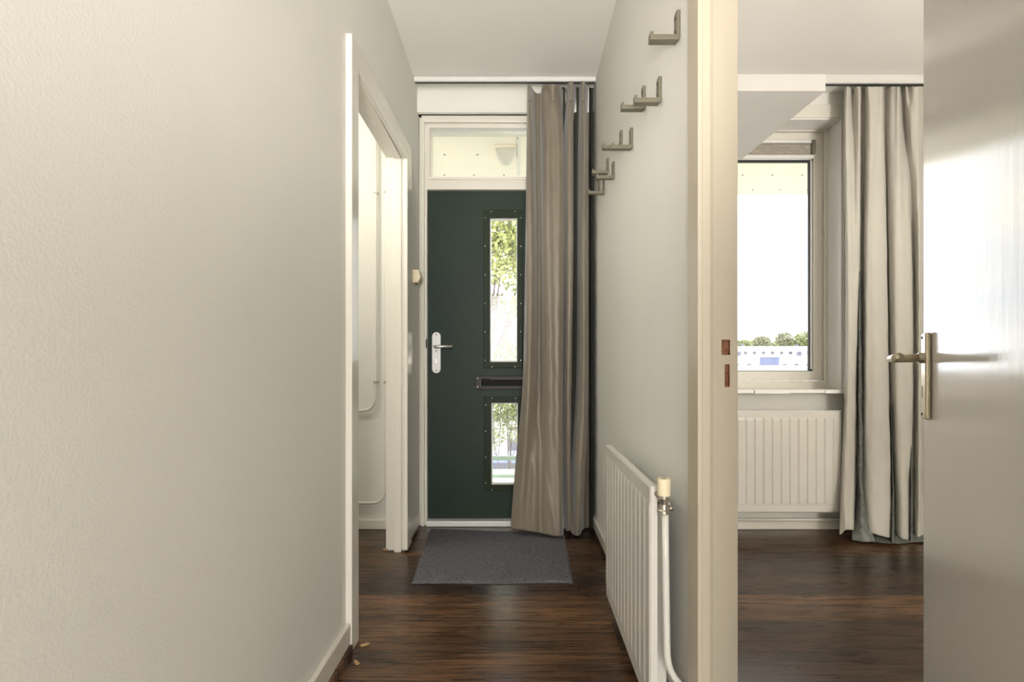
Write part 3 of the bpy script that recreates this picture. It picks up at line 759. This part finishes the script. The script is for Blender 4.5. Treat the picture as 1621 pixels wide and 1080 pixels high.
obj('glass_pane', BX(WX0 + 0.118, gX1 + 0.002, 2.952, 2.957, gZ0 - 0.002, gZ1 + 0.08), 'glass', win)
# reveal mouldings on the room face of the window opening
bm = bmesh.new(); holed(bm, WX0 - 0.05, WX1 - 0.002, 0.812, PZ(166, 2.79), 2.782, 2.7995, [(WX0 - 0.1, WX1 - 0.003, 0.5, PZ(187, 2.79))], fy)
S('trim_14', bm, 'trim', 'cream head board above the side room window', bevel=0.003)
bm = bmesh.new(); box(bm, WX1 - 0.016, WX1 - 0.0005, 2.79, 2.914, 0.814, WZ1 - 0.001); box(bm, WX0, WX1 - 0.017, 2.79, 2.914, WZ1 - 0.014, WZ1 - 0.001)
S('trim_15', bm, 'white_paint', 'white reveal boards of the side room window', bevel=0.002)
# sill of tiles
sl = thing('window_sill', (0, 0, 0), 'white tiled sill under the side room window', kind='structure')
edges = [WX0 - 0.06] + [PX(p, 2.72) for p in (1192, 1248, 1304)] + [WX1 + 0.03]
for a, b, o_ in zip(edges, edges[1:], (0, -0.004, 0.002, 0)):
    obj('sill_tile', BX(a + 0.001, b - 0.001, 2.705 + o_, 2.799, 0.794 + o_ * 0.6, 0.815), 'sill', sl, bevel=0.003)
obj('sill_bed', BX(WX0 + 0.002, WX1 - 0.002, 2.7995, 2.9145, 0.801, 0.8125), 'sill', sl)

# folded blind at the top of the window
bt = thing('window_blind', (1.4, 2.92, 2.22), 'raised pleated blind bunched at the top of the side room window', 'blind')
bx0, bx1 = WX0 + 0.08, PX(1287, 2.91)
obj('head_rail', BX(bx0 - 1.4, bx1 - 1.4, -0.025, 0.008, PZ(228, 2.91) - 2.22, PZ(223, 2.91) - 2.22), 'white_paint', bt, bevel=0.001)
bm = bmesh.new(); n_ = 14; zA, zB = PZ(246, 2.91) - 2.22, PZ(229, 2.91) - 2.22; prev = None
for i in range(n_ + 1):
    zz = zA + (zB - zA) * i / n_; yy = -0.022 if i % 2 else -0.006
    cur = (bm.verts.new((bx0 - 1.4, yy, zz)), bm.verts.new((bx1 - 1.4 - 0.004, yy, zz)))
    if prev: bm.faces.new([prev[0], prev[1], cur[1], cur[0]])
    prev = cur
obj('pleated_fabric', bm, 'blind', bt)
obj('bottom_rail', BX(bx0 - 1.4, bx1 - 1.404, -0.025, 0.004, PZ(252, 2.91) - 2.22, PZ(247, 2.91) - 2.22), 'white_paint', bt, bevel=0.001)
obj('blind_bracket', BX(bx1 - 1.4 - 0.018, bx1 - 1.4 + 0.004, -0.034, -0.0255, PZ(246, 2.91) - 2.22, PZ(224, 2.91) - 2.22), 'hook', bt, bevel=0.001)

# thick shelf on the wall of the side room
Yh = 2.0
zb = PZ(144, Yh); zt = PZ(117, Yh)
pl = [(XRR + 0.001, Yh), (PX(1307, Yh), Yh), (PX(1169.5, 2.70) , 2.672), (XRR + 0.001, 2.672)]
bm = bmesh.new(); prism(bm, pl, zb, zt, lambda u, v, w: (u, v, w))
obj('shelf', bm, 'board', bevel=0.002, label='thick white shelf high on the side room wall near the window', cat='shelf')

# ------------------------------------------------------------------ side room door (open, hinged towards the viewer)
A = math.radians(28.4); LW = 0.83
hinge = Vector((0.5, 0.34, 0)); ud = Vector((math.sin(A), math.cos(A), 0)); nd = Vector((-math.cos(A), math.sin(A), 0))
dr = thing('door_2', hinge, 'glossy cream flush door standing open into the side room', kind='structure', rz=0)
dr.rotation_euler = (0, 0, PI / 2 - A)       # local x along leaf, local y = left-hand normal (towards the hall)
bm = BX(0.004, LW, -0.040, 0.0, 0.012, 2.03)
obj('door_leaf', bm, 'interior_door', dr, bevel=0.003)
fe = hinge + ud * LW
sp_ = F / fe.y
hx = LW - 0.052
Yh_ = (hinge + ud * hx).y
zp0, zp1 = PZ(664, Yh_), PZ(527, Yh_)
bm = BX(hx - 0.019, hx + 0.019, 0.0003, 0.011, zp0, zp1)
pl_ = obj('handle_plate', bm, 'brass', dr, bevel=0.004, seg=3, label='brushed long handle plate')
zh = PZ(567, Yh_ + 0.02)
for zz in (zp0 + 0.010, zp1 - 0.010): obj('screw', TB([(hx + 0.006, 0.0105, zz), (hx + 0.006, 0.0122, zz)], 0.003, 8), 'dark_hole', pl_)
bm = bmesh.new(); box(bm, hx + 0.004, hx + 0.008, 0.0105, 0.0114, zh - 0.085, zh - 0.06); obj('keyhole', bm, 'dark_hole', pl_)
obj('lever_collar', TB([(hx, 0.010, zh), (hx, 0.019, zh)], 0.0115, 16), 'chrome', pl_)
bm = bmesh.new()
pts = [(hx, 0.019, zh), (hx, 0.045, zh - 0.001), (hx - 0.003, 0.056, zh - 0.001), (hx - 0.012, 0.066, zh - 0.001), (hx - 0.03, 0.070, zh - 0.002), (hx - 0.075, 0.071, zh - 0.001), (hx - 0.108, 0.071, zh + 0.000)]
tube(bm, pts, [0.0095, 0.0085, 0.0085, 0.0085, 0.0085, 0.009, 0.0095], 12)
lv_ = obj('lever', bm, 'brass', pl_, smooth=True, bevel=0)

# ------------------------------------------------------------------ door mat
c = [P(652, 924, 0)] 
def gp(px, py):
    Y = CH * F / (py - VY); return Vector(((px - VX) / F * Y, Y, 0))


m00, m10, m11, m01 = gp(652, 925), gp(907, 924), gp(893, 847), gp(682, 838)
bm = bmesh.new(); nx, ny = 60, 40; g = []
T = 0.009
for j in range(ny + 1):
    row = []
    for i in range(nx + 1):
        u, v = i / nx, j / ny
        p = (m00 * (1 - u) + m10 * u) * (1 - v) + (m01 * (1 - u) + m11 * u) * v
        if j == 0: p.y += 0.004 * math.sin(u * 9) + random.uniform(-.0012, .0012)
        if i in (0, nx): p.x += random.uniform(-.001, .001)
        edge = (i in (0, nx) or j in (0, ny))
        row.append(bm.verts.new((p.x, p.y, 0.0045 if edge else T + random.uniform(-0.0006, 0.0006) + 0.0015 * math.sin(u * 7 + v * 5))))
    g.append(row)
for j in range(ny):
    for i in range(nx): bm.faces.new([g[j][i], g[j][i + 1], g[j + 1][i + 1], g[j + 1][i]])
loop = [g[0][i] for i in range(nx + 1)] + [g[j][nx] for j in range(1, ny + 1)] + [g[ny][i] for i in range(nx - 1, -1, -1)] + [g[j][0] for j in range(ny - 1, 0, -1)]
low = [bm.verts.new((v.co.x, v.co.y, 0.0004)) for v in loop]
for i in range(len(loop)):
    k = (i + 1) % len(loop); bm.faces.new([loop[i], loop[k], low[k], low[i]])
bm.faces.new(low)
obj('door_mat', bm, 'mat', smooth=False, label='grey flecked doormat lying before the green front door', cat='doormat')

# ------------------------------------------------------------------ switches on the short left wall
t = thing('doorbell_chime', (XL + skew(2.7), 2.70, PZ(438, 2.70)), 'small beige box on the wall just left of the front door frame', 'wall box')
bm = bmesh.new(); prism(bm, [(0.0003, -0.038), (0.030, -0.036), (0.044, -0.010), (0.036, 0.030), (0.030, 0.034), (0.0003, 0.034)], -0.028, 0.028, lambda u, v, w: (u, w, v))
obj('housing', bm, 'knob', t, bevel=0.003)
obj('push_nub', BX(0.010, 0.017, -0.005, 0.005, -0.044, -0.0375), 'black_plastic', t)
t = thing('light_switch', (XL + skew(2.6), 2.60, PZ(558, 2.60)), 'flat white switch plate beside the left doorway architrave', 'light switch')
obj('switch_plate', BX(0.0003, 0.010, -0.028, 0.028, -0.11, 0.11), 'sill', t, bevel=0.003)
for zz in (-0.055, 0.055): obj('rocker', BX(0.0102, 0.014, -0.018, 0.018, zz - 0.03, zz + 0.03), 'white_paint', t, bevel=0.002)

# ------------------------------------------------------------------ pipes in the small room
YP = 2.775


def pipe(pts, label, r=0.0085, clips=()):
    p0 = P(*pts[0][:2], YP)
    t = thing('heating_pipe', p0, label, 'pipe')
    w = [Vector(P(a, b, YP)) - Vector(p0) for a, b in pts]
    obj('pipe_run', TB(w, r, 12), 'pipe', t, smooth=True)
    for a, b in clips:
        q = Vector(P(a, b, YP)) - Vector(p0)
        obj('pipe_clip', BX(q.x - 0.011, q.x + 0.011, -0.012, 0.0245, q.z - 0.006, q.z + 0.006), 'chrome', t, bevel=0.001)


def pa(p0, p1, p2, n=8): return [((1 - t) ** 2 * p0[0] + 2 * t * (1 - t) * p1[0] + t * t * p2[0], (1 - t) ** 2 * p0[1] + 2 * t * (1 - t) * p1[1] + t * t * p2[1]) for t in [i / n for i in range(n + 1)]]


pipe([(595, 135), (595, 300), (595, 615)] + pa((595, 625), (594, 650), (574, 650)) + [(420, 650)], 'white pipe in the small room bending left at handle height', clips=[(595, 305), (595, 605)])
pipe([(611, 135), (611, 300), (611, 760)] + pa((611, 770), (611, 796), (588, 796.5)) + [(420, 797)], 'white pipe in the small room bending left just above its baseboard', clips=[(611, 305), (611, 605)])

# wood splinters at the foot of the left doorway
def splinter(px, py, ang, ln, label):
    p = gp(px, py)
    bm = bmesh.new()
    poly = [(0, -0.004), (ln * 0.7, -0.006), (ln, -0.001), (ln * 0.75, 0.002), (ln * 0.9, 0.005), (0, 0.005)]
    prism(bm, poly, 0.0005, 0.005, lambda u, v, w: (u, v, w))
    o = obj('wood_splinter', bm, 'splinter', bevel=0.0006, label=label, cat='wood splinter', loc=(p.x, p.y, 0.001)); o.rotation_euler = (0, 0, ang)


splinter(571, 1024, 0.5, 0.030, 'pale splinter sticking out behind the near jamb of the left doorway')
splinter(561.5, 1048, -0.8, 0.028, 'pale splinter at the end of the left baseboard by the doorway')
splinter(613, 872, 2.6, 0.030, 'pale splinter on the floor at the foot of the far white jamb')

# ------------------------------------------------------------------ outside: gallery
sf = thing('gallery_soffit', (0, 3.6, 2.45), 'pale board soffit over the outdoor gallery', kind='structure')
obj('soffit_board', BX(-3, 3.6, -0.62, 0.55, 0, 0.10), 'soffit', sf)
obj('soffit_edge', BX(-3, 3.6, 0.551, 0.62, 0.0, 0.12), 'soffit', sf)
scp = None
for yy in (3.13, 3.41, 3.775, 4.10):
    for k in range(-6, 13):
        xx = -0.14 + 0.2345 * k + (0.06 if yy in (3.41, 3.13) else 0)
        if scp is None: scp = obj('screw', disc(0, 0, 0, 0.007, 0.003, 'z', 8), 'brown_metal', sf); c_ = scp
        else: c_ = scp.copy(); COL.objects.link(c_); c_.parent = sf
        c_.location = (xx, yy - 3.6, 0)
S('gallery_floor', BX(-3, 3.6, 2.985, 4.43, -0.14, -0.005), 'deck', 'pale green coated gallery floor outside')
S('gallery_gutter', BX(-3, 3.6, 4.09, 4.19, -0.0049, -0.001), 'gutter', 'dark green gutter strip in the gallery floor')
# gallery lamp
gla = thing('gallery_lamp', (PX(801, 3.4), 3.45, 2.45), 'frosted bulkhead lamp under the gallery soffit seen through the fanlight', 'lamp')
obj('lamp_base', BX(-0.075, 0.075, -0.20, -0.0, -0.018, -0.0005), 'soffit', gla, bevel=0.002)
bm = bmesh.new()
sect = []
for yy, w, h in ((-0.19, 0.070, 0.02), (-0.17, 0.068, 0.055), (-0.06, 0.058, 0.070), (-0.03, 0.05, 0.05), (-0.01, 0.045, 0.02)):
    ring = [bm.verts.new((w * math.cos(a) * (1 if True else 1), yy, -0.0185 - h * max(0, math.sin(a)))) for a in [PI * i / 10 for i in range(11)]]
    sect.append(ring)
for a, b in zip(sect, sect[1:]):
    for i in range(10): bm.faces.new([a[i], a[i + 1], b[i + 1], b[i]])
bm.faces.new(sect[0]); bm.faces.new(sect[-1][::-1])
obj('lamp_cover', bm, 'lampshade', gla, smooth=True)
obj('conduit', TB([(0.085, -0.3, -0.008), (0.085, 0.3, -0.008)], 0.008, 8), 'white_paint', gla)

# railing
rl = thing('gallery_railing', (0, 4.43, 0), 'grey hairpin bar railing along the outdoor gallery', 'railing')
obj('bottom_rail', BX(-3, 3.6, -0.015, 0.015, PZ(729, 4.43), PZ(722, 4.43)), 'rail_green', rl, bevel=0.003)
obj('top_rail', BX(-3, 3.6, -0.02, 0.02, 0.76, 0.79), 'rail_metal', rl, bevel=0.003)
k0 = PX(786.5, 4.43)
for i in range(-19, 24):
    cx = k0 + 0.1415 * i
    zb_ = PZ(720.5, 4.43)
    if -2.95 < cx < 3.5:
        pts = [(cx - 0.047, 0, 0.765), (cx - 0.018, 0, zb_ + 0.02)] + [(cx + 0.018 * math.cos(a), 0, zb_ + 0.018 + 0.018 * math.sin(a)) for a in [PI + PI * q / 6 for q in range(1, 6)]] + [(cx + 0.018, 0, zb_ + 0.02), (cx + 0.047, 0, 0.765)]
        obj('hairpin_bar', TB(pts, 0.0045, 6), 'rail_metal', rl, smooth=True)
for xx in (-2.6, -1.2, 0.9, 2.6): obj('post', BX(xx - 0.02, xx + 0.02, -0.02, 0.02, -0.005, 0.76), 'rail_metal', rl)

# ground, buildings, trees
GZ = -3.2
bm = BX(-120, 160, 4.6, 260, GZ - 0.5, GZ)
S('ground', bm, 'grass', 'ground beyond the gallery')
S('pavement', BX(-20, 20, 13.2, 16.6, GZ, GZ + 0.04), 'roof', 'pale pavement below the gallery')


def leaves(bm, c, r, n, s, sq=(1, 1, 1)):
    for _ in range(n):
        while True:
            d = Vector((random.uniform(-1, 1), random.uniform(-1, 1), random.uniform(-1, 1)))
            if 0.25 < d.length < 1: break
        p = Vector(c) + Vector((d.x * r * sq[0], d.y * r * sq[1], d.z * r * sq[2]))
        q = Matrix.Rotation(random.uniform(0, 2 * PI), 3, 'Z') @ Matrix.Rotation(random.uniform(-1.2, 1.2), 3, 'X') @ Matrix.Rotation(random.uniform(0, PI), 3, 'Y')
        k = s * random.uniform(0.6, 1.3)
        vs = [bm.verts.new(p + q @ Vector(v) * k) for v in ((-.5, 0, 0), (0, -.28, 0.06), (.5, 0, 0), (0, .28, 0.06))]
        bm.faces.new(vs)


def tree(name, base, h, clumps, label, lm, leaf, n, cat='tree', trunk_r=0.14, group=None):
    t = thing(name, base, label, cat, group)
    B = Vector(base)
    top = Vector((0.1, 0, h * 0.6))
    bm = bmesh.new(); tube(bm, [(0, 0, 0), (0.03, 0.02, h * 0.25), (-0.03, 0, h * 0.45), tuple(top)], [trunk_r, trunk_r * 0.8, trunk_r * 0.6, trunk_r * 0.35], 8)
    for c, r in clumps[::3]:
        e = Vector(c) - B; s0 = Vector((0, 0, min(h * 0.45, max(0.2 * h, e.z * 0.6))))
        tube(bm, [s0, (s0 + e) / 2 + Vector((0, 0, -0.06 * h)), e], [trunk_r * 0.35, trunk_r * 0.22, trunk_r * 0.08], 6)
    obj('trunk', bm, 'bark', t, smooth=True)
    bm = bmesh.new(); tot = sum(r ** 2 for _, r in clumps)
    for c, r in clumps: leaves(bm, Vector(c) - B, r, int(n * r ** 2 / tot), leaf, (1, 1, 0.8))
    obj('foliage', bm, lm, t)
    return t


def pc(px, py, Y, r): return (P(px, py, Y), r)


# large tree across from the front door
tree('leafy_tree', (-1.05, 12.0, GZ), 7.5, [pc(792, 362, 12, .62), pc(815, 385, 12.5, .55), pc(772, 378, 11.8, .6), pc(796, 405, 12, .5), pc(782, 428, 11.8, .45), pc(812, 436, 12.2, .5), pc(838, 400, 12.4, .8),
     pc(752, 350, 12, .9), pc(800, 300, 12, 1.0), pc(850, 330, 12.5, 1.0), pc(720, 400, 12, .9), pc(808, 492, 11.8, .33), pc(788, 478, 12.2, .28), pc(835, 480, 12, .5), pc(740, 470, 12, .6)],
     'tall bright green leafy tree seen through the upper door pane', 'leaf2', 0.125, 9000, trunk_r=0.16)
tree('young_tree', (PX(806, 9.6), 9.6, GZ), 3.6, [pc(801, 552, 9.6, .22), pc(812, 545, 9.6, .25), pc(795, 566, 9.4, .22), pc(813, 570, 9.8, .28), pc(828, 560, 9.7, .35), pc(790, 652, 9.5, .30), pc(808, 662, 9.6, .32), pc(797, 632, 9.7, .3), pc(818, 648, 9.8, .3), pc(780, 690, 9.5, .28), pc(824, 690, 9.6, .28)],
     'slender young tree with sparse leaves seen through both door panes', 'leaf0', 0.075, 3600, trunk_r=0.055)
t = tree('shrub', (-1.1, 7.5, GZ), 2.2, [((-1.3, 7.5, -1.7), .5), ((-0.95, 7.6, -1.3), .4), ((-0.8, 7.4, -1.9), .5)],
         'low green shrub mass beyond the gallery railing', 'leaf1', 0.10, 3000, cat='shrub', trunk_r=0.05)
# white house seen in the lower pane
hs = thing('white_house', (-0.6, 17, GZ), 'white rendered house far behind the young tree, seen in the lower door pane', 'house')
obj('wall', BX(-0.35, 3.0, 0, 4, 0, 2.3), 'brick_pale', hs)
obj('window', BX(0.1, 0.5, -0.03, -0.001, 0.9, 1.5), 'farglass', hs)
bm = bmesh.new(); prism(bm, [(-0.1, 2.3), (4.1, 2.3), (2, 3.2)], -0.5, 3.15, lambda u, v, w: (w, u, v)); obj('roof', bm, 'roof', hs)
# parked car
cr = thing('parked_car', (-0.95, 14.6, GZ + 0.04), 'blue parked car on the pavement seen low in the door pane', 'car')
bm = bmesh.new(); prism(bm, [(-2.0, .28), (-1.95, .70), (-1.2, .85), (-.7, 1.35), (.8, 1.38), (1.45, .92), (2.0, .80), (2.05, .28)], -.8, .8, lambda u, v, w: (u, w, v)); obj('body', bm, 'car_blue', cr, bevel=0.06, seg=3)
bm = bmesh.new(); prism(bm, [(-1.1, .88), (-.66, 1.28), (.76, 1.30), (1.3, .93)], -.81, .81, lambda u, v, w: (u, w, v)); obj('side_windows', bm, 'farglass', cr)
for xx in (-1.25, 1.25):
    for yy in (-.72, .72):
        obj('wheel', TB([(xx, yy - .1, .31), (xx, yy + .1, .31)], .31, 16), 'tyre', cr)

# low-rise blocks far away right, seen through the side room window
def block(px0, px1, py, Y, depth, label, panels=True, wins=7):
    x0, x1 = PX(px0, Y), PX(px1, Y); zt_ = PZ(py, Y)
    b = thing('low_rise_block', ((x0 + x1) / 2, Y, GZ), label, 'building')
    hw = (x1 - x0) / 2; H = zt_ - GZ
    obj('wall', BX(-hw, hw, 0, depth, 0, H), 'brick_pale', b)
    obj('roof', BX(-hw - .2, hw + .2, -.2, depth + .2, H, H + 0.25), 'roof', b)
    for i in range(wins):
        xx = -hw + (i + .5) * 2 * hw / wins
        for zz in (H - 1.3,):
            obj('window', BX(xx - hw / wins * .35, xx + hw / wins * .35, -.05, -.002, zz - .3, zz + .35), 'farglass', b)
    obj('chimney', BX(-hw * .4, -hw * .4 + .5, depth * .4, depth * .4 + .5, H + .25, H + 1.0), 'farglass', b)
    obj('chimney', BX(hw * .5, hw * .5 + .5, depth * .4, depth * .4 + .5, H + .25, H + .9), 'farglass', b)
    return b


block(1130, 1330, 550, 110, 12, 'pale low-rise block at the foot of the far tree line', wins=14)
block(1120, 1345, 566, 70, 10, 'white low-rise block in the middle distance outside the window', wins=12)
b = block(1140, 1290, 583, 44, 10, 'nearest white low-rise block below the window with a blue roof panel', wins=10)
obj('roof_panel', BX(PX(1212, 44) - b.location.x, PX(1243, 44) - b.location.x, 1, 1.1, PZ(583, 44) - GZ + .26, PZ(565, 44) - GZ), 'bluepanel', b)
specs = [(1178, 536, 9, 'leaf0', 'small round green tree at the left end of the far tree line'), (1191, 537, 8, 'leaf2', 'yellowish small tree in the far tree line'),
         (1206, 529, 13, 'leaf1', 'wide olive tree left of centre in the far tree line'), (1224, 541, 8, 'leaf0', 'lowest tree in the middle of the far tree line'),
         (1240, 523, 14, 'leaf1', 'tall rounded tree right of centre in the far tree line'), (1257, 537, 9, 'leaf1', 'small dark tree between the two tallest of the far line'),
         (1273, 521, 16, 'leaf0', 'tallest broad tree at the right end of the far tree line'), (1298, 526, 15, 'leaf1', 'broad tree of the far line hidden by the window frame'), (1160, 534, 12, 'leaf1', 'tree of the far line hidden behind the door jamb')]
for px_, pt, rp_, lm, lab in specs:
    Y = {0: 130, 1: 146, 2: 162}[[q[0] for q in sorted(specs)].index(px_) % 3]; r = rp_ / F * Y
    tree('distant_tree', (PX(px_, Y), Y, GZ), PZ(pt, Y) - GZ, [((PX(px_, Y), Y, PZ(pt, Y) - r), r), ((PX(px_, Y) - r * .5, Y - 1, PZ(pt, Y) - r * 1.5), r * .7), ((PX(px_, Y) + r * .55, Y - 1, PZ(pt, Y) - r * 1.5), r * .7), ((PX(px_, Y), Y, PZ(pt, Y) - r * 2.2), r * .9)],
         lab, lm, 0.6, 3000, trunk_r=0.4, group='trees on the horizon')
